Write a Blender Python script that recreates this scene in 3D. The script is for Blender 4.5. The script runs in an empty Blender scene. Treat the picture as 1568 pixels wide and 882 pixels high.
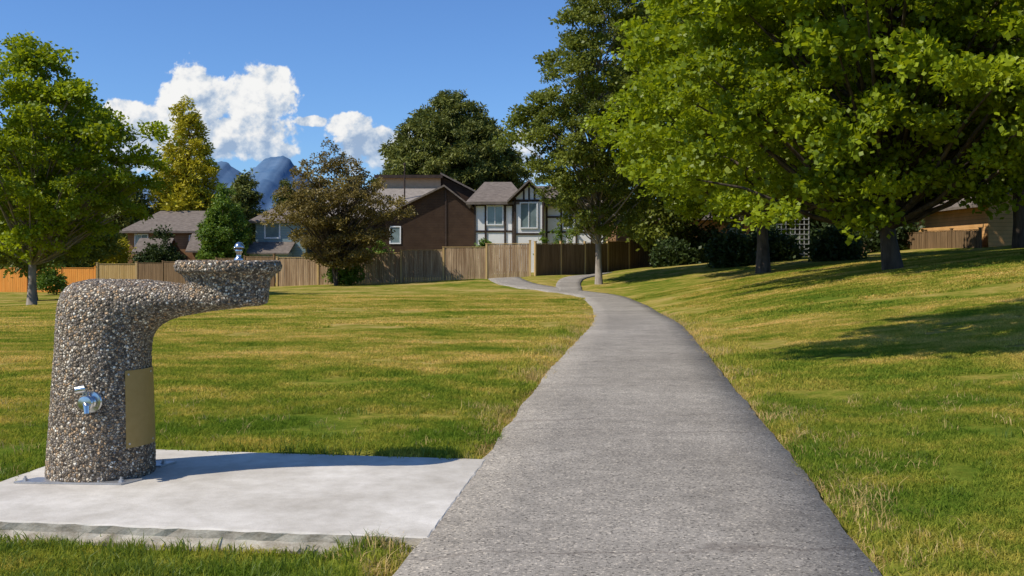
import bpy, math, random
import numpy as np
from mathutils import Vector, Matrix, Euler
R=random.Random(7)
rs=np.random.RandomState(11)
scene=bpy.context.scene
scene.view_settings.view_transform='Standard'
scene.view_settings.look='None'
scene.view_settings.exposure=0
root=scene.collection

# ------------------------------------------------------------ node helpers
def L(nt,a,b): nt.links.new(a,b)
def newmat(name):
    m=bpy.data.materials.new(name); m.use_nodes=True
    nt=m.node_tree; nt.nodes.clear()
    out=nt.nodes.new('ShaderNodeOutputMaterial')
    return m,nt,out
def math_(nt,op,a,b=None,c=None,clamp=False):
    n=nt.nodes.new('ShaderNodeMath'); n.operation=op; n.use_clamp=clamp
    for i,v in enumerate((a,b,c)):
        if v is None: continue
        if isinstance(v,(int,float)): n.inputs[i].default_value=v
        else: L(nt,v,n.inputs[i])
    return n.outputs[0]
def noise(nt,vec,scale,detail=3,rough=.55,dist=0):
    n=nt.nodes.new('ShaderNodeTexNoise'); n.inputs['Scale'].default_value=scale
    n.inputs['Detail'].default_value=detail; n.inputs['Roughness'].default_value=rough
    n.inputs['Distortion'].default_value=dist
    if vec is not None: L(nt,vec,n.inputs['Vector'])
    return n.outputs[0]
def mapping(nt,vec,scale=(1,1,1),loc=(0,0,0),rot=(0,0,0)):
    n=nt.nodes.new('ShaderNodeMapping'); L(nt,vec,n.inputs['Vector'])
    n.inputs['Scale'].default_value=scale; n.inputs['Location'].default_value=loc; n.inputs['Rotation'].default_value=rot
    return n.outputs[0]
def mix(nt,f,a,b,mode='MIX'):
    n=nt.nodes.new('ShaderNodeMix'); n.data_type='RGBA'; n.blend_type=mode
    if isinstance(f,(int,float)): n.inputs[0].default_value=f
    else: L(nt,f,n.inputs[0])
    for i,v in ((6,a),(7,b)):
        if isinstance(v,(tuple,list)): n.inputs[i].default_value=(v[0],v[1],v[2],1)
        else: L(nt,v,n.inputs[i])
    return n.outputs[2]
def ramp(nt,f,stops,interp='LINEAR'):
    n=nt.nodes.new('ShaderNodeValToRGB'); cr=n.color_ramp; cr.interpolation=interp
    while len(cr.elements)<len(stops): cr.elements.new(.5)
    for e,(p,c) in zip(cr.elements,stops):
        e.position=p; e.color=(c[0],c[1],c[2],1) if not isinstance(c,(int,float)) else (c,c,c,1)
    L(nt,f,n.inputs[0]); return n.outputs[0]
def bump(nt,h,strength,dist):
    n=nt.nodes.new('ShaderNodeBump'); n.inputs['Strength'].default_value=strength
    n.inputs['Distance'].default_value=dist; L(nt,h,n.inputs['Height']); return n.outputs[0]
def pos(nt): return nt.nodes.new('ShaderNodeNewGeometry').outputs['Position']
def bsdf(nt,out,col,rough=.8,metal=0,normal=None,spec=.3):
    b=nt.nodes.new('ShaderNodeBsdfPrincipled')
    if isinstance(col,(tuple,list)): b.inputs['Base Color'].default_value=(col[0],col[1],col[2],1)
    else: L(nt,col,b.inputs['Base Color'])
    if isinstance(rough,(int,float)): b.inputs['Roughness'].default_value=rough
    else: L(nt,rough,b.inputs['Roughness'])
    b.inputs['Metallic'].default_value=metal
    b.inputs['Specular IOR Level'].default_value=spec
    if normal is not None: L(nt,normal,b.inputs['Normal'])
    L(nt,b.outputs[0],out.inputs[0]); return b
def nmat(name,c1,c2,scale=3,rough=.8,bs=0,bscale=20,stretch=(1,1,1),metal=0,spec=.25):
    m,nt,out=newmat(name); p=pos(nt); v=mapping(nt,p,stretch)
    n=noise(nt,v,scale,5,.6); f=ramp(nt,n,[(.32,0),(.68,1)])
    col=mix(nt,f,c1,c2); nb=None
    if bs>0: nb=bump(nt,noise(nt,v,bscale,4),bs,.02)
    bsdf(nt,out,col,rough,metal,nb,spec); return m

# ------------------------------------------------------------ mesh helpers
class MB:
    def __init__(s): s.v=[]; s.f=[]; s.m=[]
    def add(s,vs,fs,mi=0):
        o=len(s.v); s.v.extend([tuple(v) for v in vs])
        for f in fs: s.f.append(tuple(i+o for i in f)); s.m.append(mi)
    def box(s,x0,x1,y0,y1,z0,z1,mi=0):
        vs=[(x0,y0,z0),(x1,y0,z0),(x1,y1,z0),(x0,y1,z0),(x0,y0,z1),(x1,y0,z1),(x1,y1,z1),(x0,y1,z1)]
        s.add(vs,[(0,3,2,1),(4,5,6,7),(0,1,5,4),(1,2,6,5),(2,3,7,6),(3,0,4,7)],mi)
    def slab(s,q,t,mi=0):
        b=[(p[0],p[1],p[2]-t) for p in q]; n=len(q)
        fs=[tuple(range(n)),tuple(range(2*n-1,n-1,-1))]
        for i in range(n): j=(i+1)%n; fs.append((i,i+n,j+n,j))
        s.add(list(q)+b,fs,mi)
    def prism(s,poly,y0,y1,mi=0):
        n=len(poly)
        vs=[(x,y0,z) for x,z in poly]+[(x,y1,z) for x,z in poly]
        fs=[tuple(range(n)),tuple(range(2*n-1,n-1,-1))]
        for i in range(n): j=(i+1)%n; fs.append((i,i+n,j+n,j))
        s.add(vs,fs,mi)
    def tube(s,pts,rad,n=7,mi=0,cap=True):
        pts=[Vector(p) for p in pts]; rings=[]
        for i,p in enumerate(pts):
            a=pts[max(0,i-1)]; b=pts[min(len(pts)-1,i+1)]; t=(b-a)
            if t.length<1e-6: t=Vector((0,0,1))
            t.normalize(); u=t.cross(Vector((0,1,0.01)));
            if u.length<.05: u=t.cross(Vector((1,0,0)))
            u.normalize(); w=t.cross(u)
            rings.append([p+(u*math.cos(2*math.pi*k/n)+w*math.sin(2*math.pi*k/n))*rad[i] for k in range(n)])
        vs=[v for r in rings for v in r]; fs=[]
        for i in range(len(pts)-1):
            for k in range(n):
                k2=(k+1)%n; fs.append((i*n+k,i*n+k2,(i+1)*n+k2,(i+1)*n+k))
        if cap: fs.append(tuple(range(n))); fs.append(tuple((len(pts)-1)*n+k for k in range(n)))
        s.add(vs,fs,mi)
    def lathe(s,prof,mat4=None,n=24,mi=0,sx=1,sy=1):
        vs=[];fs=[]
        for r,z in prof:
            for k in range(n):
                a=2*math.pi*k/n; vs.append(Vector((r*sx*math.cos(a),r*sy*math.sin(a),z)))
        for i in range(len(prof)-1):
            for k in range(n):
                k2=(k+1)%n; fs.append((i*n+k,i*n+k2,(i+1)*n+k2,(i+1)*n+k))
        fs.append(tuple(range(n-1,-1,-1))); fs.append(tuple((len(prof)-1)*n+k for k in range(n)))
        if mat4 is not None: vs=[mat4@v for v in vs]
        s.add(vs,fs,mi)
    def build(s,name,mats,parent=None,smooth=False,coll=None):
        me=bpy.data.meshes.new(name); me.from_pydata(s.v,[],s.f)
        for m in mats: me.materials.append(m)
        if len(mats)>1: me.polygons.foreach_set('material_index',s.m)
        if smooth: me.polygons.foreach_set('use_smooth',[True]*len(me.polygons))
        me.update()
        o=bpy.data.objects.new(name,me); (coll or root).objects.link(o)
        if parent is not None: setp(o,parent)
        return o
def setp(o,parent):
    o.parent=parent; o.matrix_parent_inverse=Matrix.Translation(-Vector(parent.location))
def empty(name,loc):
    e=bpy.data.objects.new(name,None); e.location=loc; e.empty_display_size=.3; root.objects.link(e); return e

# ------------------------------------------------------------ terrain
def sst(a,b,x):
    t=np.clip((np.asarray(x,float)-a)/(b-a),0,1); return t*t*(3-2*t)
CY=[-20,0,3.456,5.5,8.26,11.05,14.4,18.5,25.9,33,40,200]
CX=[-2.7,-.03,.433,.70,1.02,1.37,1.8,2.32,3.0,3.45,3.55,3.55]
def H0(X,Y):
    X=np.asarray(X,float); Y=np.asarray(Y,float)
    z=np.interp(Y,[-50,10,18.5,26,35,60,100,6000],[0,0,-.14,-.3,-.37,-.37,-.3,-1])
    z=z+.55*sst(44,58,Y)*sst(-10,4,X)
    u=np.clip(X-np.interp(Y,CY,CX)-.9,0,None); u=u*u/(u+.8)
    A=np.interp(Y,[-10,3,12,26,40,50,72,200],[.3,.7,1.4,2.9,2.6,2.0,1.2,1.0])
    z=z+A*(1-np.exp(-u/12))+.6*sst(18,32,X)*sst(30,55,Y)
    z=z-.75*sst(8,28,-X)*sst(10,50,Y)
    return z
path_main=[(-20,-2.7),(0,-.03),(1.7,.2),(3.456,.433),(5.5,.70),(8.26,1.02),(11.05,1.37),(14.4,1.8),(18.5,2.32),(22,2.68),(25.9,3.0),(30,3.3),(33,3.45),(37,3.58),(40,3.55),(43,3.25),(46,2.4),(48.5,1.2),(51,.3),(54,-.2),(57.6,-.5)]
path_main=[(x,y) for y,x in path_main]
path_br=[(2.6,45.3),(2.75,48),(2.9,51),(3.3,54),(4.2,57),(5.5,60.5)]
def catmull(P,n=8):
    P=[np.array(p,float) for p in P]; out=[]
    for i in range(len(P)-1):
        a=P[max(i-1,0)];b=P[i];c=P[i+1];d=P[min(i+2,len(P)-1)]
        for k in range(n):
            t=k/n; out.append(.5*((2*b)+(-a+c)*t+(2*a-5*b+4*c-d)*t*t+(-a+3*b-3*c+d)*t**3))
    out.append(P[-1]); return np.array(out)
PM=catmull(path_main); PB=catmull(path_br)
def pdist(X,Y,P):
    X=np.asarray(X,float).ravel(); Y=np.asarray(Y,float).ravel()
    best=np.full(X.shape,1e9)
    for i in range(len(P)-1):
        a=P[i]; d=P[i+1]-a; l2=d@d
        t=np.clip(((X-a[0])*d[0]+(Y-a[1])*d[1])/l2,0,1)
        best=np.minimum(best,np.hypot(X-a[0]-t*d[0],Y-a[1]-t*d[1]))
    return best
HW=.85; HWB=.6
PAD=[(-.14,5.48),(-2.42,5.82),(-2.63,4.26),(-.33,3.94)]
def padd(X,Y):
    X=np.asarray(X,float);Y=np.asarray(Y,float); d=np.full(X.shape,1e9)
    for i in range(4):
        a=PAD[i]; b=PAD[(i+1)%4]; ex,ey=b[0]-a[0],b[1]-a[1]; l=math.hypot(ex,ey)
        d=np.minimum(d,(ex*(Y-a[1])-ey*(X-a[0]))/l)
    return d
def graded(lo,hi,f0,f1,st,g):
    a=list(np.arange(f0,f1+1e-6,st)); s=st
    x=f1
    while x<hi: s*=g; x+=s; a.append(x)
    s=st;x=f0
    while x>lo: s*=g; x-=s; a.insert(0,x)
    return np.array(a)
XS=graded(-6000,6000,-4,4.5,.12,1.09); YS=graded(-300,7000,2.2,9,.12,1.07)
GX,GY=np.meshgrid(XS,YS)
gx,gy=GX.ravel(),GY.ravel()
def Hg(x,y):
    x=np.asarray(x,float);y=np.asarray(y,float)
    z=H0(x,y); d=np.minimum(pdist(x,y,PM)-HW,pdist(x,y,PB)-HWB); w=.12+np.clip(y,0,60)*.012
    z=z-.06*(1-sst(-.05,1,d/w))
    left=sst(0,.5,np.interp(y,CY,CX)-HW-x)
    z=z-.085*left*(1-sst(4.2,5.3,y))
    pd=padd(x,y); z=np.where(pd>-.0,-.1,z)
    return z
gz=Hg(gx,gy)
nx,ny=len(XS),len(YS)
vs=np.stack([gx,gy,gz],1)
idx=np.arange(nx*ny).reshape(ny,nx)
q=np.stack([idx[:-1,:-1],idx[:-1,1:],idx[1:,1:],idx[1:,:-1]],-1).reshape(-1,4)

ng=bpy.data.node_groups.new('lawn_colour','ShaderNodeTree')
ng.interface.new_socket('Color',in_out='OUTPUT',socket_type='NodeSocketColor')
go=ng.nodes.new('NodeGroupOutput')
p=pos(ng)
n1=noise(ng,mapping(ng,p,(.24,.34,0)),1,4,.62)
n2=noise(ng,mapping(ng,p,(1.6,1.9,0)),1,5,.7)
sep=ng.nodes.new('ShaderNodeSeparateXYZ'); L(ng,p,sep.inputs[0])
stripe=math_(ng,'SINE',math_(ng,'ADD',math_(ng,'MULTIPLY',sep.outputs[0],1.25),math_(ng,'MULTIPLY',sep.outputs[1],1.9)))
def mr(nt,v,a,b,c,d):
    n=nt.nodes.new('ShaderNodeMapRange'); n.interpolation_type='SMOOTHSTEP'
    for i,x in enumerate((v,a,b,c,d)):
        if isinstance(x,(int,float)): n.inputs[i].default_value=x
        else: L(nt,x,n.inputs[i])
    return n.outputs[0]
dry=math_(ng,'ADD',math_(ng,'MULTIPLY',n1,.85),math_(ng,'MULTIPLY',n2,.75))
dry=math_(ng,'ADD',dry,math_(ng,'MULTIPLY',stripe,.016))
dry=math_(ng,'ADD',dry,mr(ng,sep.outputs[1],5,13,-.065,.03))
dry=math_(ng,'ADD',dry,mr(ng,sep.outputs[0],2,8,.0,-.03))
dry=math_(ng,'SUBTRACT',dry,.09)
col=ramp(ng,dry,[(.54,(.125,.190,.024)),(.65,(.235,.260,.038)),(.75,(.39,.33,.075)),(.88,(.58,.43,.16))])
L(ng,col,go.inputs[0])
def lawn(nt):
    n=nt.nodes.new('ShaderNodeGroup'); n.node_tree=ng; return n.outputs[0]
m_ground,nt,out=newmat('lawn_ground')
p=pos(nt); fn=noise(nt,p,9,4,.75); fn2=noise(nt,p,60,3,.7)
c=mix(nt,1,lawn(nt),ramp(nt,fn,[(.3,(.55,.6,.5)),(.7,(1.05,1.0,1.0))]),'MULTIPLY')
c=mix(nt,.7,c,ramp(nt,fn2,[(.3,(.5,.5,.45)),(.7,(1.1,1.1,1.1))]),'MULTIPLY')
bsdf(nt,out,c,1,0,bump(nt,fn2,.5,.04),0)
me=bpy.data.meshes.new('grass_ground'); me.from_pydata(vs.tolist(),[],q.tolist()); me.materials.append(m_ground)
me.polygons.foreach_set('use_smooth',[True]*len(me.polygons))
ground=bpy.data.objects.new('grass_ground',me); root.objects.link(ground)

# path
m_asph,nt,out=newmat('worn_asphalt')
p=pos(nt)
big=noise(nt,p,.7,4,.6); med=noise(nt,p,6,5,.65)
vo=nt.nodes.new('ShaderNodeTexVoronoi'); vo.inputs['Scale'].default_value=125; L(nt,p,vo.inputs['Vector'])
fine=noise(nt,p,240,2,.7)
c=mix(nt,ramp(nt,big,[(.35,0),(.65,1)]),(.255,.230,.193),(.345,.313,.265))
c=mix(nt,1,c,ramp(nt,med,[(.3,(.80,.80,.80)),(.7,(1.12,1.12,1.12))]),'MULTIPLY')
sp=nt.nodes.new('ShaderNodeSeparateColor'); L(nt,vo.outputs['Color'],sp.inputs[0])
c=mix(nt,1,c,ramp(nt,sp.outputs[0],[(0,(.30,.30,.30)),(.17,(.80,.80,.80)),(.5,(1.0,1.0,1.0)),(.88,(1.1,1.1,1.1)),(1,(1.9,1.85,1.75))]),'MULTIPLY')
c=mix(nt,.6,c,ramp(nt,fine,[(.3,(.65,.65,.65)),(.7,(1.3,1.3,1.3))]),'MULTIPLY')
ck=nt.nodes.new('ShaderNodeTexVoronoi'); ck.feature='DISTANCE_TO_EDGE'; ck.inputs['Scale'].default_value=.45
pd_=nt.nodes.new('ShaderNodeVectorMath'); pd_.operation='ADD'; nn=nt.nodes.new('ShaderNodeTexNoise'); nn.inputs['Scale'].default_value=3; nn.inputs['Detail'].default_value=5
L(nt,p,nn.inputs['Vector']); sc=nt.nodes.new('ShaderNodeVectorMath'); sc.operation='SCALE'; sc.inputs[3].default_value=.35; L(nt,nn.outputs[1],sc.inputs[0])
L(nt,mapping(nt,p,(.25,1,1)),pd_.inputs[0]); L(nt,sc.outputs[0],pd_.inputs[1]); L(nt,pd_.outputs[0],ck.inputs['Vector'])
crack=ramp(nt,ck.outputs['Distance'],[(0,.0),(.008,1)])
c=mix(nt,mix(nt,crack,(.5,.5,.5),(0,0,0)),c,(.11,.09,.075))
hh=math_(nt,'ADD',math_(nt,'MULTIPLY',vo.outputs['Distance'],.6),math_(nt,'MULTIPLY',fine,.5))
bsdf(nt,out,c,.9,0,bump(nt,hh,.45,.004),.2)
def ribbon(P,hw,name_mb,off):
    cols=[-1,-.6,0,.6,1]
    vs=[];fs=[];jl=jr=0
    for i,pn in enumerate(P):
        a=P[max(i-1,0)];b=P[min(i+1,len(P)-1)]; t=b-a; t=t/np.hypot(*t); n=np.array([t[1],-t[0]])
        jl=jl*.8+R.uniform(-.009,.009); jr=jr*.8+R.uniform(-.009,.009)
        for k,cx in enumerate(cols):
            w=cx*hw+(jl if k==0 else jr if k==4 else 0)
            x,y=pn+n*w; z=float(H0(x,y))+off-(.008 if abs(cx)==1 else 0)
            vs.append((x,y,z))
        va=vs[-5]; vb=vs[-1]
        vs.append((va[0]-n[0]*.03,va[1]-n[1]*.03,va[2]-.09)); vs.append((vb[0]+n[0]*.03,vb[1]+n[1]*.03,vb[2]-.09))
    m=7
    for i in range(len(P)-1):
        A=i*m;B=(i+1)*m
        for k in range(4): fs.append((A+k,A+k+1,B+k+1,B+k))
        fs.append((A+5,A,B,B+5)); fs.append((A+4,A+6,B+6,B+4))
    name_mb.add(vs,fs)
def resamp(P,st):
    d=np.r_[0,np.cumsum(np.hypot(*np.diff(P,axis=0).T))]; s=np.arange(0,d[-1],st)
    return np.stack([np.interp(s,d,P[:,0]),np.interp(s,d,P[:,1])],1)
mb=MB(); ribbon(resamp(PM,.1),HW,mb,.004); ribbon(resamp(PB,.4),HWB,mb,.008)
mb.build('asphalt_path',[m_asph],smooth=True)

# pad
m_conc,nt,out=newmat('pad_concrete'); p=pos(nt)
a=noise(nt,p,1.6,6,.6); b=noise(nt,p,9,6,.7); f=noise(nt,p,120,3,.6)
c=mix(nt,ramp(nt,a,[(.35,0),(.65,1)]),(.48,.445,.385),(.64,.605,.54))
c=mix(nt,.8,c,ramp(nt,b,[(.3,(.78,.77,.74)),(.65,(1.08,1.08,1.08))]),'MULTIPLY')
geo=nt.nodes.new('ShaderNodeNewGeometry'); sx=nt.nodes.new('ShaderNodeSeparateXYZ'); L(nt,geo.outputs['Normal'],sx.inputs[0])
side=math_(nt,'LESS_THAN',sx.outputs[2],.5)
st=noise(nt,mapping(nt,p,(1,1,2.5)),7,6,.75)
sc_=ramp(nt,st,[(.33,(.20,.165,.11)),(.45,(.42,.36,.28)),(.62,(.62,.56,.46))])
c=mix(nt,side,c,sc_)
bh=math_(nt,'ADD',b,math_(nt,'MULTIPLY',f,.3))
bsdf(nt,out,c,.85,0,bump(nt,bh,.35,.01),.25)
mb=MB()
ring=[]
cen=np.mean(PAD,axis=0)
for i in range(4):
    a_=np.array(PAD[(4-i)%4]);b_=np.array(PAD[(3-i)%4])
    n=40
    for k in range(n): ring.append(a_+(b_-a_)*k/n)
vs=[];n=len(ring)
def inset(p,d): v=cen-p; return p+v/np.linalg.norm(v)*d
lv=[(.16,0),(.010,0),(.0,-.006),(.004,-.04),(-.004,-.075),(0,-.16)]
for d,z in lv:
    for p_ in ring:
        j=0 if z==0 and d>.1 else R.uniform(-.003,.003)
        pp=inset(p_,d+j); vs.append((pp[0],pp[1],z+ (0 if z==0 else R.uniform(-.003,.003))))
fs=[tuple(range(n))]
for l in range(len(lv)-1):
    for k in range(n):
        k2=(k+1)%n; fs.append((l*n+k,(l+1)*n+k,(l+1)*n+k2,l*n+k2))
mb.add(vs,fs); pad=mb.build('concrete_pad',[m_conc])

# ------------------------------------------------------------ drinking fountain
FY=5.12; FK=FY/1524
fx=lambda px:(px-784)*FK
fz=lambda py:1.1-(py-397)*FK
m_agg,nt,out=newmat('exposed_aggregate')
tc=nt.nodes.new('ShaderNodeTexCoord'); v0=tc.outputs['Object']
nz=nt.nodes.new('ShaderNodeTexNoise'); nz.inputs['Scale'].default_value=45; L(nt,v0,nz.inputs['Vector'])
sc=nt.nodes.new('ShaderNodeVectorMath'); sc.operation='SCALE'; sc.inputs[3].default_value=.012; L(nt,nz.outputs[1],sc.inputs[0])
ad=nt.nodes.new('ShaderNodeVectorMath'); ad.operation='ADD'; L(nt,v0,ad.inputs[0]); L(nt,sc.outputs[0],ad.inputs[1])
vc=nt.nodes.new('ShaderNodeTexVoronoi'); vc.inputs['Scale'].default_value=78; L(nt,ad.outputs[0],vc.inputs['Vector'])
ve=nt.nodes.new('ShaderNodeTexVoronoi'); ve.feature='DISTANCE_TO_EDGE'; ve.inputs['Scale'].default_value=78; L(nt,ad.outputs[0],ve.inputs['Vector'])
sp=nt.nodes.new('ShaderNodeSeparateColor'); L(nt,vc.outputs['Color'],sp.inputs[0])
peb=ramp(nt,sp.outputs[0],[(0,(.10,.078,.055)),(.18,(.27,.21,.145)),(.38,(.41,.34,.245)),(.55,(.50,.33,.18)),(.68,(.30,.26,.22)),(.82,(.66,.56,.41)),(.94,(.85,.78,.64))],'CONSTANT')
peb=mix(nt,.5,peb,ramp(nt,noise(nt,v0,200,3),[(.3,(.7,.7,.7)),(.7,(1.25,1.25,1.25))]),'MULTIPLY')
gap=ramp(nt,ve.outputs['Distance'],[(.03,1),(.13,0)])
c=mix(nt,gap,peb,(.12,.092,.063))
dome=ramp(nt,vc.outputs['Distance'],[(0,1),(.7,0)])
bsdf(nt,out,c,.6,0,bump(nt,math_(nt,'SUBTRACT',dome,math_(nt,'MULTIPLY',gap,.6)),1,.006),.35)
m_chrome,nt,out=newmat('chrome'); bsdf(nt,out,(.62,.62,.61),.22,1)
m_steel,nt,out=newmat('galvanised_steel'); p=pos(nt); bsdf(nt,out,mix(nt,noise(nt,p,40,4),(.33,.34,.35),(.6,.6,.6)),.4,.7)
m_brass,nt,out=newmat('plaque_brass'); p=pos(nt)
bsdf(nt,out,mix(nt,noise(nt,p,30,4),(.30,.20,.06),(.40,.28,.10)),.5,.2,None,.3)
ft=empty('drinking_fountain',(fx(155),FY,0))
secs=[((78,722),(233,722),77),((79,700),(233,700),77),((82,660),(231,660),75),((85,615),(230,615),73),((88,570),(228,572),71),((91,530),(227,548),69),((92,495),(228,531),67),((94,466),(231,517),66),((100,446),(237,506),65),((113,433),(246,498),63),((140,427),(258,491),60),((180,427),(275,485),57),((225,428),(297,481),54),((262,432),(320,477),51),((300,438),(345,474),48),((340,442),(375,470),44),((370,448),(392,466),36)]
mb=MB(); NS=40; vs=[]
for a,b,dp in secs:
    A=Vector((fx(a[0]),FY,fz(a[1])));B=Vector((fx(b[0]),FY,fz(b[1])))
    if a[1]==722: A.z=B.z=.0
    C=(A+B)/2; h=(B-A)/2
    for k in range(NS):
        t=2*math.pi*k/NS; ct,st_=math.cos(t),math.sin(t); e=.92
        ct=math.copysign(abs(ct)**e,ct); st_=math.copysign(abs(st_)**e,st_)
        vs.append(C+h*ct+Vector((0,-dp*FK*st_,0)))
fs=[]
for i in range(len(secs)-1):
    for k in range(NS):
        k2=(k+1)%NS; fs.append((i*NS+k,i*NS+k2,(i+1)*NS+k2,(i+1)*NS+k))
fs.append(tuple(range(NS-1,-1,-1))); fs.append(tuple((len(secs)-1)*NS+k for k in range(NS)))
mb.add(vs,fs)
prof=[(8,470),(48,468),(59,464),(61,456),(62,440),(64,428),(70,420),(79,415),(81,407),(79,400),(71,398),(66,403),(60,410),(40,416),(10,418)]
mb.lathe([(r*FK,fz(y)) for r,y in prof],Matrix.Translation((fx(350),FY,0)),48,0,1,.86)
body=mb.build('pedestal_and_bowl',[m_agg],ft,True)
md=body.modifiers.new('remesh','REMESH'); md.mode='VOXEL'; md.voxel_size=.0055; md.use_smooth_shade=True
tx=bpy.data.textures.new('pebbles','VORONOI'); tx.noise_scale=.02; tx.distance_metric='DISTANCE'
md=body.modifiers.new('smooth','SMOOTH'); md.iterations=2; md.factor=.5
md=body.modifiers.new('pebbles','DISPLACE'); md.texture=tx; md.strength=-.007; md.mid_level=.4
mb=MB(); mb.lathe([(.03,fz(416)),(.03,fz(414))],Matrix.Translation((fx(340),FY,0)),20); mb.build('drain',[m_chrome],ft)
mb=MB(); bx=fx(366)
T=Matrix.Translation((bx,FY,0))
mb.lathe([(.022,fz(402)),(.024,fz(396)),(.014,fz(394)),(.013,fz(388)),(.019,fz(386)),(.019,fz(382)),(.011,fz(380))],T,20)
mb.tube([(bx,FY,fz(384)),(bx-.004,FY,fz(378)),(bx-.014,FY,fz(375))],[.009,.008,.007],10)
vs=[];fs=[]
for i in range(7):
    for k in range(13):
        th=math.radians(-20+i*(200/6)); ph=math.radians(k*15)
        r=.036; x=-r*math.cos(th)*.8; y=r*math.sin(th)*math.cos(ph); z=r*math.sin(th)*math.sin(ph)
        vs.append((bx+.002+x*.9,FY+y*.9,fz(380)+z*.9))
for i in range(6):
    for k in range(12): fs.append((i*13+k,i*13+k+1,(i+1)*13+k+1,(i+1)*13+k))
mb.add(vs,fs)
b=mb.build('bubbler',[m_chrome],ft,True); md=b.modifiers.new('s','SOLIDIFY'); md.thickness=.002
TY=FY-.235; KK=(TY-.03)/1524
mb=MB(); tx_,tz_=(137-784)*KK,1.1-(616-397)*KK
Rm=Matrix.Rotation(math.radians(90),4,'X')
T=Matrix.Translation((tx_,TY,tz_))@Matrix.Rotation(math.radians(-4),4,'Z')@Rm
mb.lathe([(.054,-.05),(.056,.010),(.052,.017),(.032,.021),(.026,.03),(.026,.05),(.036,.054),(.039,.066),(.034,.074),(.012,.078)],T,28)
mb.tube([(tx_-.008,TY-.035,tz_+.015),(tx_-.018,TY-.045,tz_+.05),(tx_-.026,TY-.055,tz_+.062)],[.013,.013,.012],12)
mb.lathe([(.014,-.026),(.020,-.022),(.021,.022),(.014,.026)],Matrix.Translation((tx_-.03,TY-.055,tz_+.066))@Matrix.Rotation(math.radians(80),4,'Y'),16)
mb.tube([(tx_+.0,TY-.07,tz_-.005),(tx_+.012,TY-.093,tz_-.014),(tx_+.016,TY-.10,tz_-.045)],[.014,.014,.012],12)
b=mb.build('push_tap',[m_chrome],ft,True); md=b.modifiers.new('e','EDGE_SPLIT')
mb=MB(); ccx=fx(157.5); vs=[];fs=[]
NA=14;z0,z1=.16,.545
for j,z in enumerate((z0,z1)):
    for k in range(NA+1):
        an=math.radians(47+55*k/NA); r0=(76.5-z*9.5)*FK+.003
        for rr_ in (r0,r0+.004): vs.append((ccx+math.sin(an)*rr_,FY-math.cos(an)*rr_,z))
st=2*(NA+1)
for k in range(NA):
    a=2*k; fs+= [(a+1,a+3,st+a+3,st+a+1),(a,st+a,st+a+2,a+2),(st+a,st+a+1,st+a+3,st+a+2),(a,a+2,a+3,a+1)]
fs+=[(0,1,st+1,st),(2*NA,st+2*NA,st+2*NA+1,2*NA+1)]
mb.add(vs,fs)
mb.build('plaque',[m_brass],ft,False)
mb=MB()
for z in (z0+.02,z1-.02):
    for aa in (51,90):
        an=math.radians(aa); rr_=(76.5-z*9.5)*FK+.006
        mb.lathe([(.006,0),(.005,.003)],Matrix.Translation((ccx+math.sin(an)*rr_,FY-math.cos(an)*rr_,z))@Matrix.Rotation(an,4,'Z')@Rm,10)
mb.build('plaque_screws',[m_steel],ft,False)
mb=MB(); cx0=fx(155)
mb.slab([(cx0-.33,FY-.24,.010),(cx0+.21,FY-.275,.010),(cx0+.27,FY-.16,.010),(cx0-.26,FY-.14,.010)][::1],.009)
mb.slab([(cx0-.26,FY+.14,.010),(cx0+.26,FY+.14,.010),(cx0+.3,FY+.26,.010),(cx0-.3,FY+.26,.010)],.009)
for bx_,by_ in ((cx0-.285,FY-.215),(cx0+.195,FY-.235),(cx0+.25,FY+.2),(cx0-.25,FY+.2)):
    mb.lathe([(.017,.01),(.017,.013),(.011,.013),(.011,.022),(.006,.022),(.006,.032)],Matrix.Translation((bx_,by_,0)),6)
mb.build('base_plates',[m_steel],ft)

# ------------------------------------------------------------ instancing
def instancer(name,P,ROT,SCL,coll,parent=None,seed=0):
    me=bpy.data.meshes.new(name); me.vertices.add(len(P)); me.vertices.foreach_set('co',np.asarray(P,np.float32).ravel())
    for an,dat in (('rot',ROT),('scl',SCL)):
        at=me.attributes.new(an,'FLOAT_VECTOR','POINT'); at.data.foreach_set('vector',np.asarray(dat,np.float32).ravel())
    o=bpy.data.objects.new(name,me); root.objects.link(o)
    g=bpy.data.node_groups.new(name+'_gn','GeometryNodeTree')
    g.interface.new_socket('Geometry',in_out='INPUT',socket_type='NodeSocketGeometry')
    g.interface.new_socket('Geometry',in_out='OUTPUT',socket_type='NodeSocketGeometry')
    gi=g.nodes.new('NodeGroupInput');goo=g.nodes.new('NodeGroupOutput')
    ip=g.nodes.new('GeometryNodeInstanceOnPoints'); ci=g.nodes.new('GeometryNodeCollectionInfo')
    ci.inputs['Collection'].default_value=coll; ci.inputs['Separate Children'].default_value=True; ci.inputs['Reset Children'].default_value=True
    ip.inputs['Pick Instance'].default_value=True
    L(g,gi.outputs[0],ip.inputs['Points']); L(g,ci.outputs[0],ip.inputs['Instance'])
    ra=g.nodes.new('GeometryNodeInputNamedAttribute'); ra.data_type='FLOAT_VECTOR'; ra.inputs[0].default_value='rot'
    sa=g.nodes.new('GeometryNodeInputNamedAttribute'); sa.data_type='FLOAT_VECTOR'; sa.inputs[0].default_value='scl'
    er=g.nodes.new('FunctionNodeEulerToRotation'); L(g,ra.outputs[0],er.inputs[0]); L(g,er.outputs[0],ip.inputs['Rotation'])
    L(g,sa.outputs[0],ip.inputs['Scale']); L(g,ip.outputs[0],goo.inputs[0])
    m=o.modifiers.new('inst','NODES'); m.node_group=g
    if parent is not None: setp(o,parent)
    return o
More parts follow.
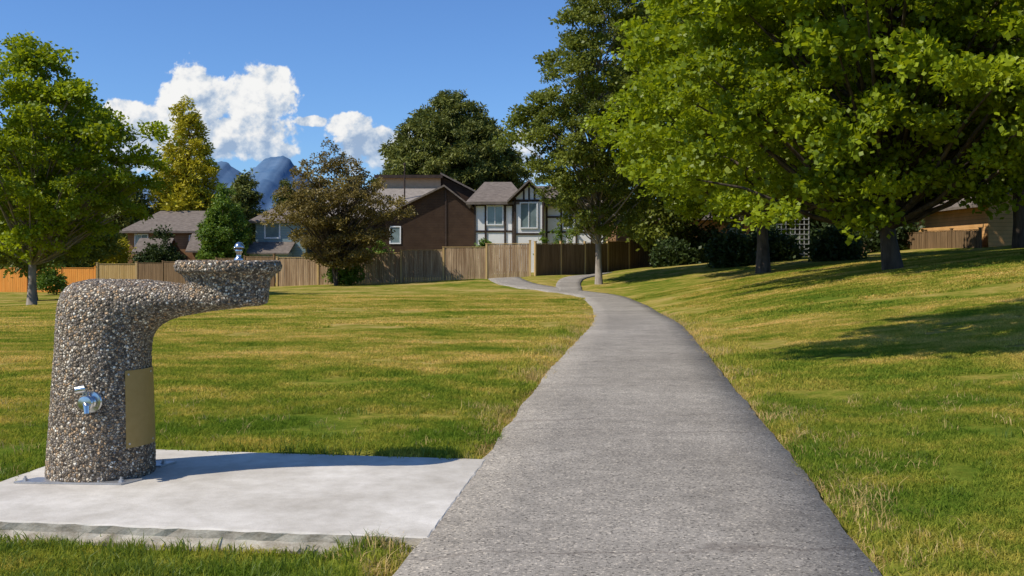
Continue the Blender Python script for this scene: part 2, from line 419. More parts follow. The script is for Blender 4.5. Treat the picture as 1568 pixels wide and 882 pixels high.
def leafmat(name,c1,c2,trans,tfac=.35,scale=.6,uselawn=False):
    m,nt,out=newmat(name); oi=nt.nodes.new('ShaderNodeObjectInfo')
    if uselawn:
        base=lawn(nt); f=noise(nt,pos(nt),35,1)
        c=mix(nt,1,base,ramp(nt,f,[(.3,c1),(.7,c2)]),'MULTIPLY'); tcn=mix(nt,1,c,trans,'MULTIPLY')
    else:
        f=math_(nt,'ADD',math_(nt,'MULTIPLY',oi.outputs['Random'],.45),math_(nt,'MULTIPLY',ramp(nt,noise(nt,pos(nt),scale*5,2,.8),[(.35,0),(.65,1)]),.55))
        c=mix(nt,f,c1,c2); tcn=mix(nt,f,tuple(x*.7 for x in trans),trans)
    b=nt.nodes.new('ShaderNodeBsdfDiffuse'); L(nt,c,b.inputs['Color'])
    t=nt.nodes.new('ShaderNodeBsdfTranslucent'); L(nt,tcn,t.inputs[0])
    mx=nt.nodes.new('ShaderNodeMixShader'); mx.inputs[0].default_value=tfac
    L(nt,b.outputs[0],mx.inputs[1]); L(nt,t.outputs[0],mx.inputs[2])
    res=mx.outputs[0]
    if not uselawn:
        g=nt.nodes.new('ShaderNodeBsdfGlossy'); g.inputs['Roughness'].default_value=.5; g.inputs['Color'].default_value=(1,1,1,1)
        m2=nt.nodes.new('ShaderNodeMixShader'); m2.inputs[0].default_value=.018; L(nt,res,m2.inputs[1]); L(nt,g.outputs[0],m2.inputs[2]); res=m2.outputs[0]
    L(nt,res,out.inputs[0]); return m
def mkcoll(name): return bpy.data.collections.new(name)
def blades(name,n,rad,h,w,mat,lean=.9,nvar=3):
    co=mkcoll(name)
    for vv in range(nvar):
        mb=MB()
        for i in range(n):
            r=rad*math.sqrt(R.random()); a=R.uniform(0,6.283); x,y=r*math.cos(a),r*math.sin(a)
            hh=h*R.uniform(.45,1.15); d=R.uniform(0,6.283); ln=hh*lean*R.uniform(.1,1.3); ww=w*R.uniform(.7,1.2)
            fa=R.uniform(0,3.14); wx,wy=math.cos(fa)*ww/2,math.sin(fa)*ww/2; lx,ly=math.cos(d)*ln,math.sin(d)*ln
            mb.add([(x-wx,y-wy,-.01),(x+wx,y+wy,-.01),(x+wx*.8+lx*.35,y+wy*.8+ly*.35,hh*.6),(x-wx*.8+lx*.35,y-wy*.8+ly*.35,hh*.6),(x+lx,y+ly,hh)],[(0,1,2,3),(3,2,4)])
        mb.build(name+'_%d'%vv,[mat],coll=co)
    return co
m_gr=leafmat('grass_blades',(.65,.8,.65),(1.6,1.45,1.4),(1.3,1.3,.9),.4,uselawn=True)
m_grl=leafmat('grass_lush',(.09,.15,.014),(.20,.26,.03),(.25,.32,.04),.4,3)
m_straw=leafmat('grass_straw',(.45,.31,.10),(.76,.56,.24),(.6,.46,.18),.35,3)
c_e=blades('grass_edge',14,.06,.032,.005,m_gr,1.2)
c_s=blades('grass_small',1500,.30,.032,.0052,m_gr,1.2)
c_m=blades('grass_medium',2600,.60,.034,.009,m_gr,1.2)
c_l=blades('grass_large',2600,1.2,.038,.022,m_gr,1.3)
c_lu=blades('grass_tuft',18,.05,.065,.005,m_grl,.8)
c_st=blades('straw_tuft',11,.045,.055,.004,m_straw,1.3)
def edged(x,y): return np.minimum(pdist(x,y,PM)-HW,pdist(x,y,PB)-HWB)
def scatter(name,coll,y0,y1,dens,smin,smax,filt=None,margin=None,near=None,tilt=False):
    f=.60
    area_max=(f*y1+1.2)*2*(y1-y0); n=int(area_max*dens)
    y=rs.uniform(y0,y1,n); x=rs.uniform(-(f*y1+1.2),f*y1+1.2,n)
    k=np.abs(x)<f*y+1.2; x,y=x[k],y[k]
    d=edged(x,y); pd=-padd(x,y)
    if margin is None: k=(d>rs.uniform(-.05,.02,len(x))+.02*np.sin(y*4.3))&(pd>0)
    else: k=(d>margin-.03)&(pd>margin-.01)
    if near is not None: k&=((d<near)|(pd<near))
    x,y=x[k],y[k]
    if filt is not None: k=filt(x,y); x,y=x[k],y[k]
    z=Hg(x,y)-.003; n=len(x)
    if tilt:
        e=.3; gxx=(H0(x+e,y)-H0(x-e,y))/(2*e); gyy=(H0(x,y+e)-H0(x,y-e))/(2*e)
        rot=np.stack([np.arctan(gyy),-np.arctan(gxx),np.zeros(n)],1)
        s=rs.uniform(.92,1.08,n); fl=np.where(rs.rand(n)<.5,-1,1); fl2=np.where(rs.rand(n)<.5,-1,1)
        scl=np.stack([s*fl,s*fl2,rs.uniform(.8,1.2,n)],1)
    else:
        rot=np.stack([rs.normal(0,.12,n),rs.normal(0,.12,n),rs.uniform(0,6.283,n)],1)
        s=rs.uniform(smin,smax,n); scl=np.stack([s,s,s*rs.uniform(.7,1.25,n)],1)
    return instancer(name,np.stack([x,y,z],1),rot,scl,coll,gr)
gr=empty('grass',(0,10,0))
scatter('lawn_edge',c_e,2.8,9,400,.8,1.3,near=.36)
scatter('lawn_near',c_s,2.8,7.8,9,.9,1.1,margin=.30,tilt=True)
scatter('lawn_edge_middle',c_e,9,24,80,1.3,2.0,near=.62)
scatter('lawn_middle',c_m,7.8,17,2.3,.9,1.1,margin=.60,tilt=True)
scatter('lawn_far',c_l,17,40,.6,.9,1.1,margin=1.15,tilt=True)
def lush(x,y):
    pr=np.where((y<4.35)&(x<np.interp(y,CY,CX)-HW-.15),.9,.03)
    edge=(padd(x,y)>-.10)&(y>4.3); pr=np.where(edge,.35,pr)
    return rs.rand(len(x))<pr
scatter('lush_tufts',c_lu,2.8,7.5,200,.6,1.1,lush)
def straw(x,y):
    nb=np.sin(x*2.3+1)*np.sin(y*1.7+.5+x*.6)
    pr=.05+.17*(nb>.3)*(x>1.2)
    pr=np.where((y<4.35)&(x<np.interp(y,CY,CX)-HW-.35),.004,pr)
    return rs.rand(len(x))<pr
scatter('straw_near',c_st,2.8,8,240,.5,1.1,straw)
def strawedge(x,y):
    d=edged(x,y); w=.12+.09*np.sin(y*2.1+x*3)+.05*np.sin(y*5.3+1)
    pr=.95*np.exp(-(np.clip(d,0,9)/np.clip(w,.04,1))**1.5)
    return rs.rand(len(x))<pr
scatter('straw_edge',c_st,2.8,9,700,.5,1.15,strawedge,near=.5)
scatter('straw_edge_far',c_st,9,26,180,.9,1.7,strawedge,near=.5)

# ------------------------------------------------------------ trees
def bough(name,rad,flat,ntw,nlf,ll,lw,mat,up=.5,nvar=7,droop=.25,hang=0,twr=.4):
    """a leafy bough: leaves gathered on many twigs inside a flattened volume, +X is outward"""
    co=mkcoll(name)
    for vv in range(nvar):
        mb=MB(); dens=R.uniform(.6,1.25)
        for t in range(int(ntw*dens)):
            g=Vector((R.gauss(0,1),R.gauss(0,1),R.gauss(0,1))).normalized()*rad*R.random()**.45
            tc_=Vector((g.x*1.15,g.y*1.15,g.z*flat-g.x*droop))
            for i in range(nlf):
                d=Vector((R.gauss(0,1),R.gauss(0,1),R.gauss(0,1)*.6)).normalized()
                c=tc_+d*rad*twr*R.random()**.6
                nrm=Vector((R.gauss(0,1),R.gauss(0,1),R.gauss(0,1)+up*2)).normalized()
                ax=(d+Vector((R.gauss(0,.5),R.gauss(0,.5),R.gauss(0,.3)-hang)))
                ax=(ax-nrm*ax.dot(nrm))
                if ax.length<1e-3: continue
                ax.normalize(); sd=nrm.cross(ax)
                l=ll*R.uniform(.65,1.2);w=lw*R.uniform(.7,1.2)
                mb.add([c,c+ax*l*.5+sd*w*.5,c+ax*l,c+ax*l*.5-sd*w*.5],[(0,1,2,3)])
        mb.build(name+'_%d'%vv,[mat],coll=co)
    co['r']=rad
    return co
m_maple=leafmat('maple_leaves',(.085,.135,.007),(.31,.38,.010),(.50,.58,.014),.38,.5)
m_maple2=leafmat('tree_leaves',(.08,.11,.016),(.21,.24,.03),(.30,.33,.04),.33,.5)
m_olive=leafmat('plum_leaves',(.13,.10,.035),(.27,.21,.055),(.28,.22,.05),.3,.8)
m_gold=leafmat('golden_cypress_foliage',(.26,.25,.012),(.62,.52,.025),(.5,.44,.02),.25,.9)
m_con=leafmat('conifer_foliage',(.07,.095,.018),(.22,.23,.042),(.18,.19,.03),.2,.4)
m_bush=leafmat('bush_leaves',(.07,.14,.015),(.18,.27,.03),(.21,.3,.03),.3,1)
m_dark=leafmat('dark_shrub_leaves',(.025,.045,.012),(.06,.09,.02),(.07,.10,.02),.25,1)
b_maple=bough('maple_bough',.75,.36,26,18,.17,.16,m_maple)
b_leaf=bough('leaf_bough',.7,.5,24,18,.17,.13,m_maple2)
b_olive=bough('plum_bough',.5,.6,15,16,.14,.10,m_olive)
b_gold=bough('cypress_bough',.75,1.1,18,16,.42,.15,m_gold,.2,droop=-.3)
b_con=bough('conifer_bough',.95,.38,22,18,.50,.15,m_con,.3,droop=.45,hang=.5)
b_bush=bough('bush_bough',.4,.9,18,16,.15,.11,m_bush)
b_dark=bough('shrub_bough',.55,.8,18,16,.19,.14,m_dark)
m_bark=nmat('bark',(.045,.034,.024),(.13,.10,.075),6,.95,.8,25,(1,1,.25))
m_barkl=nmat('light_bark',(.17,.14,.11),(.32,.28,.23),6,.95,.5,25,(1,1,.3))
def tree(name,bx,by,prof,ncl,clr,coll,tr=.2,seed=1,stems=1,bark=None,bias=.42,lump=.16,limbs=True,lean=1):
    r=np.random.RandomState(seed); zb=float(Hg(np.array([bx]),np.array([by]))[0])
    e=empty(name,(bx,by,zb))
    pz=np.array([q[0] for q in prof]);pc=np.array([q[1] for q in prof]);pr=np.array([q[2] for q in prof])
    o_=np.argsort(pz);pz,pc,pr=pz[o_],pc[o_],pr[o_]
    zz=np.linspace(pz[0],pz[-1],200); w=np.interp(zz,pz,pr)**1.6+.02; w/=w.sum()
    ph=r.uniform(0,6.28,4)
    C=[];TH=[]
    for i in range(ncl):
        best=None
        for t_ in range(4):
            z=r.choice(zz,p=w)+r.uniform(-.1,.1); th=r.uniform(0,6.283); Rr=np.interp(z,pz,pr)
            Rr*=1+lump*(math.sin(3*th+ph[0]+z*.8)*.5+math.sin(5*th+ph[1]-z*1.3)*.35+math.sin(2*th+ph[2]+z*2.1)*.35)
            rad=max(Rr-clr*.45,.05)*r.rand()**bias
            c=np.array([bx+np.interp(z,pz,pc)+rad*math.cos(th),by+rad*math.sin(th),z])
            dm=min([np.linalg.norm(c-k) for k in C[-200:]] or [9])
            if best is None or dm>best[0]: best=(dm,c,th)
        C.append(best[1]); TH.append(best[2])
    mb=MB(); top=pz[-1]-.12*(pz[-1]-pz[0]); cb=pz[0]
    def trunkpt(z,s=0):
        t=(z-zb)/(top-zb); off=np.interp(z,pz,pc)*min(1,max(0,t))**lean*.9
        return np.array([bx+off+.06*math.sin(z*.9+seed)*t*3*tr/.2, by+.06*math.cos(z*.7+seed)*t*3*tr/.2, z])
    if tr>0:
        if stems==1:
            zs=np.linspace(zb-.15,top,12)
            mb.tube([trunkpt(z) for z in zs],[tr*(1.35 if i==0 else 1)*(1-.85*(i/11)**1.0) for i in range(12)],10)
        else:
            for s in range(stems):
                a=6.283*s/stems+.4; sp_=np.interp((pz[0]+pz[-1])/2,pz,pr)*.45
                pts=[];
                for i in range(7):
                    t=i/6; pts.append((bx+math.cos(a)*sp_*t**1.2,by+math.sin(a)*sp_*t**1.2,zb-.1+(top*.85-zb)*t))
                mb.tube(pts,[tr*.6*(1-.8*i/6) for i in range(7)],7)
        if limbs:
            for c in C[::max(1,len(C)//110)]:
                hd=math.hypot(c[0]-bx,c[1]-by)
                zs_=max(zb+(cb-zb)*.75,c[2]-hd*.75-.2); zs_=min(zs_,top*.97)
                a=trunkpt(zs_); d=c-a; ln=np.linalg.norm(d)
                pts=[a,a+d*.35+np.array([0,0,-.03*ln]),a+d*.7+np.array([0,0,.02*ln]),c]
                r0=min(tr*.38,.018+.014*ln)*(1.15-.7*(zs_-zb)/(top-zb)); r0=max(r0,.012)
                mb.tube(pts,[r0,r0*.7,r0*.45,r0*.15],5,cap=False)
        mb.build('trunk',[bark or m_bark],e,True)
    P=np.array(C); n=len(P)
    rot=np.stack([r.normal(0,.22,n),r.normal(0,.22,n),np.array(TH)+r.normal(0,.35,n)],1)
    s=clr/coll['r']*r.uniform(.65,1.3,n); instancer('foliage',P,rot,np.stack([s,s,s],1),coll,e)
    return e
tree('maple_tree',-19.3,40,[(1.4,.4,1.6),(2.9,.6,3.1),(4.4,1.0,3.9),(6.3,.8,3.8),(7.6,.6,2.9),(8.9,.2,1.7),(10.3,-.2,.35)],170,.62,b_maple,.17,seed=3,bark=m_barkl,lump=.3)
tree('maple_tree',10.73,28,[(2.35,-2.2,2.8),(3.2,-1.2,5.3),(4.6,-.4,6.4),(7,0,6.9),(10,0,6.2),(13,0,3.8),(14.6,0,1)],390,.74,b_maple,.24,seed=5,lump=.24)
tree('maple_tree',10.6,42,[(3.4,-.5,4.5),(5.0,0,6),(8,0,6.6),(12,0,6),(16,0,3.5),(18,0,1)],220,.95,b_maple,.26,seed=6)
tree('maple_tree',16.6,24.5,[(4.1,0,3.2),(5.2,0,4.8),(7.2,0,5.6),(10,0,5),(13,0,2)],210,.74,b_maple,.25,seed=8,lump=.22)
tree('maple_tree',22,43,[(5.4,-.5,4.0),(7,0,6),(10,0,6.6),(13,0,5.5),(17,0,2)],180,1.1,b_leaf,.3,seed=9)
tree('birch_tree',4.36,50,[(2.5,-.1,1.6),(4.3,-.2,2.9),(6.3,-.5,3.5),(8.2,-.7,3.6),(10.2,-.3,3.2),(12.2,.3,2.6),(14.1,.3,2.1),(16.3,.2,.6)],210,.62,b_leaf,.16,seed=10,bark=m_barkl,lump=.25)
tree('deciduous_tree',10.5,64,[(2.6,0,3),(5,0,4.6),(10,0,5),(15,0,4),(19,0,1)],120,1.25,b_leaf,.3,seed=12)
tree('deciduous_tree',20,66,[(3.5,0,4.5),(6,0,6),(11,0,6.5),(17,0,4),(20,0,1)],120,1.5,b_leaf,.3,seed=13)
tree('deciduous_tree',35,68,[(4.2,0,4.5),(7,0,6.5),(12,0,6.5),(17,0,4),(20,0,1)],120,1.5,b_leaf,.3,seed=14)
tree('plum_tree',-9.9,56,[(.9,0,1.6),(2.1,.1,2.8),(3.6,0,3.4),(5.0,0,3.0),(6.3,-.2,1.7),(7.5,-.2,.5)],170,.5,b_olive,.16,seed=15,stems=5,bark=m_bark,lump=.25)
tree('golden_cypress_tree',-31,95,[(3,0,3.4),(6,0,3.5),(9,0,2.9),(12,.1,2.0),(14.5,0,1.1),(16.4,0,.25)],170,.72,b_gold,.3,seed=16,limbs=False,lump=.25)
tree('conifer_tree',-6,100,[(3,0,8.0),(8,0,8.3),(11.5,0,7.2),(14,0,5.5),(16.4,0,3.2),(17.8,0,1.2)],520,.85,b_con,.5,seed=17,limbs=False,lump=.05)
tree('conifer_tree',-24.3,90,[(2,0,2.4),(5,0,2.0),(7,0,1.4),(8.6,0,.4)],70,.7,b_con,.2,seed=18,limbs=False)
tree('conifer_tree',-21.6,96,[(2,0,2.2),(5,0,1.8),(7.5,0,.9),(8.8,0,.3)],60,.7,b_con,.2,seed=19,limbs=False)
tree('cypress_tree',-22.6,78,[(.5,0,1.7),(3,0,1.9),(5,0,1.3),(6.6,0,.3)],70,.55,b_bush,.1,seed=20,limbs=False)
tree('conifer_tree',-42,100,[(2,0,5),(6,0,4.5),(9,0,3),(11.5,0,1)],100,1,b_con,.3,seed=21,limbs=False)
tree('conifer_tree',-35.5,92,[(1,0,3.2),(5,0,2.6),(7.5,0,1.5),(9.3,0,.4)],80,.85,b_con,.3,seed=22,limbs=False)
tree('deciduous_tree',-25,52,[(1.0,0,2.3),(2.8,0,2.8),(5,0,2.8),(7,0,1.5)],90,.8,b_leaf,.2,seed=23)
tree('deciduous_tree',-33,74,[(0,0,2.6),(2.5,0,3.2),(5,0,3.0),(7.6,0,1.5)],80,.9,b_leaf,.2,seed=24,limbs=False)
# spreading maple just outside the right of the frame whose limbs shade the lawn
tree('maple_tree',8.0,9.9,[(5.1,-6.2,2.2),(5.9,-5.7,3.2),(6.9,-4.6,2.9),(8,-3.4,1.8)],85,.58,b_maple,.2,seed=25,lump=.3,lean=3)
def bush(name,x,y,zt,r_,coll,n=14,seed=1,clr=.4):
    zb=float(H0(x,y)); tree(name,x,y,[(zb+.1,0,r_*.8),(zb+(zt-zb)*.5,0,r_),(zt,0,r_*.35)],n,clr,coll,0,seed,bias=.4)
bush('ivy_bush',-9.6,56.6,1.5,.95,b_bush,18,30,.42)
bush('garden_bush',-1.8,62,2.35,.9,b_bush,14,31,.42)
bush('garden_bush',-8.3,63,2.1,.9,b_bush,12,32,.42)
bush('cypress_shrub',2.0,66,3.1,.35,b_bush,9,33,.3)
bush('cypress_shrub',3.0,66,3.0,.35,b_bush,9,34,.3)
bush('cypress_shrub',3.9,66,3.0,.35,b_bush,9,35,.3)
bush('garden_hedge',-28.5,81,3.3,1.9,b_dark,40,36,.6)
bush('garden_shrub',-31.5,78,3.1,1.7,b_gold,26,37,.5)
bush('garden_shrub',-28.6,62,.6,1.1,b_bush,14,38,.42)
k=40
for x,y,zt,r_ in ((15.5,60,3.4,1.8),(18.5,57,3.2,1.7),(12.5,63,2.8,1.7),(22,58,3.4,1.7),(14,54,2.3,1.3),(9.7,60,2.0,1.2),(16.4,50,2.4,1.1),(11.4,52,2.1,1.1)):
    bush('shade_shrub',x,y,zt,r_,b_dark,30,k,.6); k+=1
P=[];n=420
xx=rs.uniform(-260,260,n); yy=rs.uniform(170,200,n); hh=5+3.2*np.abs(np.sin(xx*.13)+.6*np.sin(xx*.31+1)+.4*np.sin(xx*.77))
zz=rs.rand(n)*hh
rot=np.stack([rs.normal(0,.3,n),rs.normal(0,.3,n),rs.uniform(0,6.28,n)],1); s=rs.uniform(2.2,4.2,n)
instancer('distant_trees',np.stack([xx,yy,zz],1),rot,np.stack([s,s,s],1),b_con)

# ------------------------------------------------------------ fences
def woodmat(name,c1,c2,c3):
    m,nt,out=newmat(name); p=pos(nt)
    g=noise(nt,mapping(nt,p,(6.5,6.5,.35)),1,4,.65); g2=noise(nt,mapping(nt,p,(30,30,1.2)),1,4,.6)
    c=mix(nt,ramp(nt,g,[(.35,0),(.65,1)]),c1,c2); c=mix(nt,ramp(nt,g2,[(.45,0),(.75,.8)]),c,c3)
    bsdf(nt,out,c,.85,0,bump(nt,g2,.4,.01),.15); return m
m_fo=woodmat('cedar_fence_wood',(.72,.27,.045),(.85,.37,.08),(.5,.2,.05))
m_ft=woodmat('tan_fence_wood',(.52,.34,.12),(.62,.42,.18),(.38,.23,.1))
m_fg=woodmat('weathered_fence_wood',(.23,.145,.08),(.52,.38,.235),(.15,.095,.055))
m_fd=woodmat('stained_shaded_fence_wood',(.13,.082,.042),(.23,.15,.08),(.075,.05,.028))  # dark brown stain, with shade on the fences also painted into the colour
m_post=woodmat('fence_post_wood',(.48,.33,.14),(.60,.43,.20),(.32,.22,.11))
def fence(name,p0,p1,h,mat,postm,seg=2.4,ph=.12,step=False,h1=None):
    e=empty(name,(p0[0],p0[1],float(H0(*p0)))); d=np.array(p1,float)-np.array(p0,float); Ln=np.hypot(*d); t=d/Ln; nrm=np.array([t[1],-t[0]])
    if nrm[1]>0: nrm=-nrm
    if h1 is None: h1=h
    mb=MB(); mp=MB(); npan=max(1,round(Ln/seg)); pl=Ln/npan; pw=.145
    def bx(mbx,s0,s1,n0,n1,z0,z1,z0b=None,z1b=None):
        if z0b is None: z0b=z0;z1b=z1
        q=[]
        for s_,za,zb_ in ((s0,z0,z1),(s1,z0b,z1b)):
            for nn_ in (n0,n1):
                b=np.array(p0)+t*s_+nrm*nn_; q.append((b[0],b[1],za)); q.append((b[0],b[1],zb_))
        mbx.add(q,[(0,1,3,2),(4,6,7,5),(0,4,5,1),(2,3,7,6),(1,5,7,3),(0,2,6,4)])
    for i in range(npan):
        sm=(i+.5)*pl; b=np.array(p0)+t*sm; hh=h+(h1-h)*sm/Ln
        zc=float(H0(*b)); s=i*pl+.05
        ztop=zc+hh+R.uniform(-.015,.015)
        while s<(i+1)*pl-.05:
            bb=np.array(p0)+t*s; zg=float(H0(*bb)); e1=min(s+pw-.012,(i+1)*pl-.05)
            o=R.uniform(-.006,.006)
            bx(mb,s,e1,o,.02+o,zg-.05,ztop+R.uniform(-.012,.012) ,zg-.05,ztop+R.uniform(-.012,.012)); s+=pw
        bx(mp,i*pl+.05,(i+1)*pl-.05,-.05,-.008,ztop-.28,ztop-.20); bx(mp,i*pl+.05,(i+1)*pl-.05,-.05,-.008,zc+.25,zc+.33)
        bx(mp,i*pl+.052,(i+1)*pl-.052,-.04,.05,ztop+.016,ztop+.05)
    for i in range(npan+1):
        s=i*pl; b=np.array(p0)+t*s; zg=float(H0(*b)); hh=h+(h1-h)*s/Ln
        bx(mp,s-.055,s+.055,-.045,.065,zg-.1,zg+hh+ph); bx(mp,s-.075,s+.075,-.065,.085,zg+hh+ph,zg+hh+ph+.035)
    mb.build('boards',[mat],e); mp.build('posts_and_rails',[postm],e)
fence('wooden_fence',(-40,68),(-27.6,66),1.6,m_fo,m_fo)
fence('wooden_fence',(-27.5,66),(-24.9,66),1.85,m_ft,m_post)
fence('wooden_fence',(-24.8,66),(-14.4,60.3),1.85,m_fd,m_fd)
fence('wooden_fence',(-14.2,60.2),(1.05,58),1.65,m_fg,m_post,h1=1.95)
fence('wooden_fence',(1.35,58),(13.9,72),1.85,m_fd,m_post,ph=.15)
fence('wooden_fence',(21.5,62),(24.0,51),.9,m_fd,m_fd)

# ------------------------------------------------------------ houses
m_roof=nmat('roof_shingles',(.12,.098,.08),(.21,.175,.145),3,.95,.6,14,(1,1,3))
m_roofg=nmat('grey_roof_shingles',(.20,.175,.15),(.30,.265,.23),3,.95,.5,14,(1,1,3))
m_white=nmat('white_stucco',(.76,.75,.72),(.84,.83,.80),2,.9,.2,30)
m_beam=nmat('dark_timber',(.035,.022,.016),(.06,.04,.03),5,.7)
m_trimw=nmat('white_trim',(.72,.73,.73),(.8,.8,.8),5,.6)
m_glass,nt,out=newmat('window_glass'); bsdf(nt,out,mix(nt,noise(nt,pos(nt),1.2,3),(.05,.08,.085),(.30,.38,.38)),.06,0,None,.8)
def siding(name,c1,c2,sp_=.2):
    m,nt,out=newmat(name); p=pos(nt); s_=nt.nodes.new('ShaderNodeSeparateXYZ'); L(nt,p,s_.inputs[0])
    fr=math_(nt,'FRACT',math_(nt,'DIVIDE',s_.outputs[2],sp_)); c=mix(nt,ramp(nt,noise(nt,p,1.5,4),[(.35,0),(.65,1)]),c1,c2)
    c=mix(nt,ramp(nt,fr,[(0,.0),(.86,.0),(.93,.55)]),c,tuple(x*.35 for x in c1)); bsdf(nt,out,c,.8,0,bump(nt,fr,.5,.03),.15); return m
m_brown=siding('dark_brown_siding',(.046,.027,.017),(.062,.038,.024))
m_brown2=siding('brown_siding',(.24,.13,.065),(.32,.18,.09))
m_tan=siding('tan_siding',(.60,.33,.12),(.70,.40,.16))
m_beige=nmat('beige_fascia',(.52,.34,.20),(.6,.41,.26),3,.8)
m_teal=siding('blue_grey_siding',(.22,.31,.33),(.28,.37,.38))
m_dkhouse=siding('shaded_brown_siding',(.06,.035,.025),(.085,.05,.035))  # brown siding with the shade of the trees painted into its colour
def gable_x(mb,x0,x1,y0,y1,ze,zr,ov=.5,t=.18,mi=0,hip=0):
    ym=(y0+y1)/2; sl=(zr-ze)/(ym-y0); X0,X1=x0-ov,x1+ov
    mb.slab([(X0,y0-ov,ze-sl*ov),(X1,y0-ov,ze-sl*ov),(X1-hip,ym,zr),(X0+hip,ym,zr)],t,mi)
    mb.slab([(X0+hip,ym+.003,zr),(X1-hip,ym+.003,zr),(X1,y1+ov,ze-sl*ov),(X0,y1+ov,ze-sl*ov)],t,mi)
    if hip>0:
        mb.slab([(X0-.003,y1+ov,ze-sl*ov),(X0-.003,y0-ov,ze-sl*ov),(X0+hip-.003,ym,zr+.002)],t,mi)
        mb.slab([(X1+.003,y0-ov,ze-sl*ov),(X1+.003,y1+ov,ze-sl*ov),(X1-hip+.003,ym,zr+.002)],t,mi)
def window(mf,mg,x0,x1,z0,z1,y,mull=1,fw=.09,bars=0):
    mg.box(x0+fw*.5,x1-fw*.5,y-.02,y+.05,z0+fw*.5,z1-fw*.5)
    mf.box(x0,x1,y-.07,y-.025,z0,z0+fw); mf.box(x0,x1,y-.07,y-.025,z1-fw,z1)
    mf.box(x0,x0+fw,y-.07,y-.025,z0+fw,z1-fw); mf.box(x1-fw,x1,y-.07,y-.025,z0+fw,z1-fw)
    for i in range(mull):
        xm=x0+(x1-x0)*(i+1)/(mull+1); mf.box(xm-.03,xm+.03,y-.065,y-.025,z0+fw,z1-fw)
e=empty('tudor_house',(1.5,72,0)); w=MB();bm=MB();wf=MB();wg=MB();rf=MB()
w.box(-2.75,.15,72,80,-.2,5.45); w.box(2.3,6.6,72.2,80,-.2,5.3)
w.prism([(.15,-.2),(2.3,-.2),(2.3,5.6),(1.22,6.55),(.15,5.6)],71.5,79)
gable_x(rf,-2.75,.6,72,80,5.45,7.0,.55,.2,0,1.2); gable_x(rf,1.9,6.6,72.2,80,5.3,6.7,.5,.2)
rf.slab([(-.35,70.95,5.30),(1.22,70.95,6.82),(1.22,78,6.82),(-.35,78,5.30)],.16); rf.slab([(1.223,70.95,6.82),(2.8,70.95,5.30),(2.8,78,5.30),(1.223,78,6.82)],.16)
y=71.98
for x in (-2.75,-1.98,-.62+.05,.0): bm.box(x,x+.14,y-.05,y,.2,5.3)
for z in (5.2,3.05,): bm.box(-2.62,.13,y-.035,y+.01,z,z+.14)
bm.box(-2.62,.13,y-.035,y+.01,4.95,5.08)
y=71.48
for x in (.15,2.16): bm.box(x,x+.14,y-.05,y,.2,5.5)
for z in (2.85,5.25): bm.box(.29,2.16,y-.04,y,z,z+.14)
for x in (.78,1.55): bm.box(x,x+.12,y-.035,y,5.4,6.1)
bm.box(1.16,1.28,y-.035,y,5.4,6.4)
for sg in (-1,1): bm.slab([(1.22,y-.045,6.62),(1.22+sg*1.35,y-.045,5.36),(1.22+sg*1.35,y-.005,5.36),(1.22,y-.005,6.62)][::sg],.2)
y=72.18
for x in (2.45,3.5,4.6,5.7): bm.box(x,x+.13,y-.05,y,.2,5.2)
for z in (3.0,4.1): bm.box(2.58,6.6,y-.035,y+.01,z,z+.13)
window(wf,wg,-1.85,-.62,3.55,5.0,71.98,1); window(wf,wg,.55,1.85,3.3,5.2,71.48,1); window(wf,wg,3.65,4.55,3.3,4.95,72.18,1)
for m_,o_n,mt in ((w,'walls',m_white),(bm,'timber_beams',m_beam),(wf,'window_frames',m_trimw),(wg,'window_glass',m_glass),(rf,'roof',m_roof)): m_.build(o_n,[mt],e)
e=empty('brown_house',(-6.5,78,0)); w=MB();rf=MB();tr_=MB();ub=MB();wf=MB();wg=MB();pp=MB()
w.prism([(-9.9,-.5),(-2.9,-.5),(-2.9,4.9),(-5.3,6.75),(-9.9,4.55)],78,90)
rf.slab([(-10.3,77.6,4.50),(-5.3,77.6,6.92),(-5.3,90,6.92),(-10.3,90,4.50)],.14); rf.slab([(-5.297,77.6,6.92),(-2.55,77.6,4.80),(-2.55,90,4.80),(-5.297,90,6.92)],.14)
w.box(-15.5,-9.95,80,90,-.5,4.6)
g=MB(); g.slab([(-16,79.4,4.55),(-9.7,79.4,4.55),(-5.6,84.5,7.1),(-16,84.5,7.1)],.16)
ub.box(-11.3,-6.1,85,92,4,8.05); g.slab([(-11.7,84.6,8.25),(-5.9,84.6,8.25),(-5.9,92,8.75),(-11.7,92,8.75)],.1); tr_.box(-11.7,-5.9,84.5,84.58,8.0,8.27)
w.prism([(-6.08,4),(-3.3,4),(-3.3,6.9),(-6.08,8.2)],85.2,92); rf.slab([(-6.1,84.7,8.5),(-3.0,84.7,6.9),(-3.0,92,6.9),(-6.1,92,8.5)],.15)
pp.tube([(-8.9,82.5,6),(-8.9,82.5,8.9)],[.06,.06],8); pp.lathe([(.10,8.9),(.11,9.0),(.05,9.1)],Matrix.Translation((-8.9,82.5,0)),10)
tr_.box(-5.25,-5.13,77.93,77.99,.5,6.5)
window(wf,wg,-9.6,-8.7,2.3,3.7,78,0)
for m_,o_n,mt in ((w,'walls',m_brown),(g,'grey_roof',m_roofg),(tr_,'fascia',m_beam),(ub,'upper_wall',m_beige),(rf,'roof',m_roof),(wf,'window_frames',m_trimw),(wg,'window_glass',m_glass),(pp,'chimney_pipe',m_beam)): m_.build(o_n,[mt],e)
e=empty('bungalow_house',(-17,80,0)); w=MB();rf=MB();wf=MB();wg=MB()
w.box(-20.6,-16.6,80,87,-.8,4.35); gable_x(rf,-20.6,-16.6,80,87,4.35,5.6,.5,.16,0,1.5)
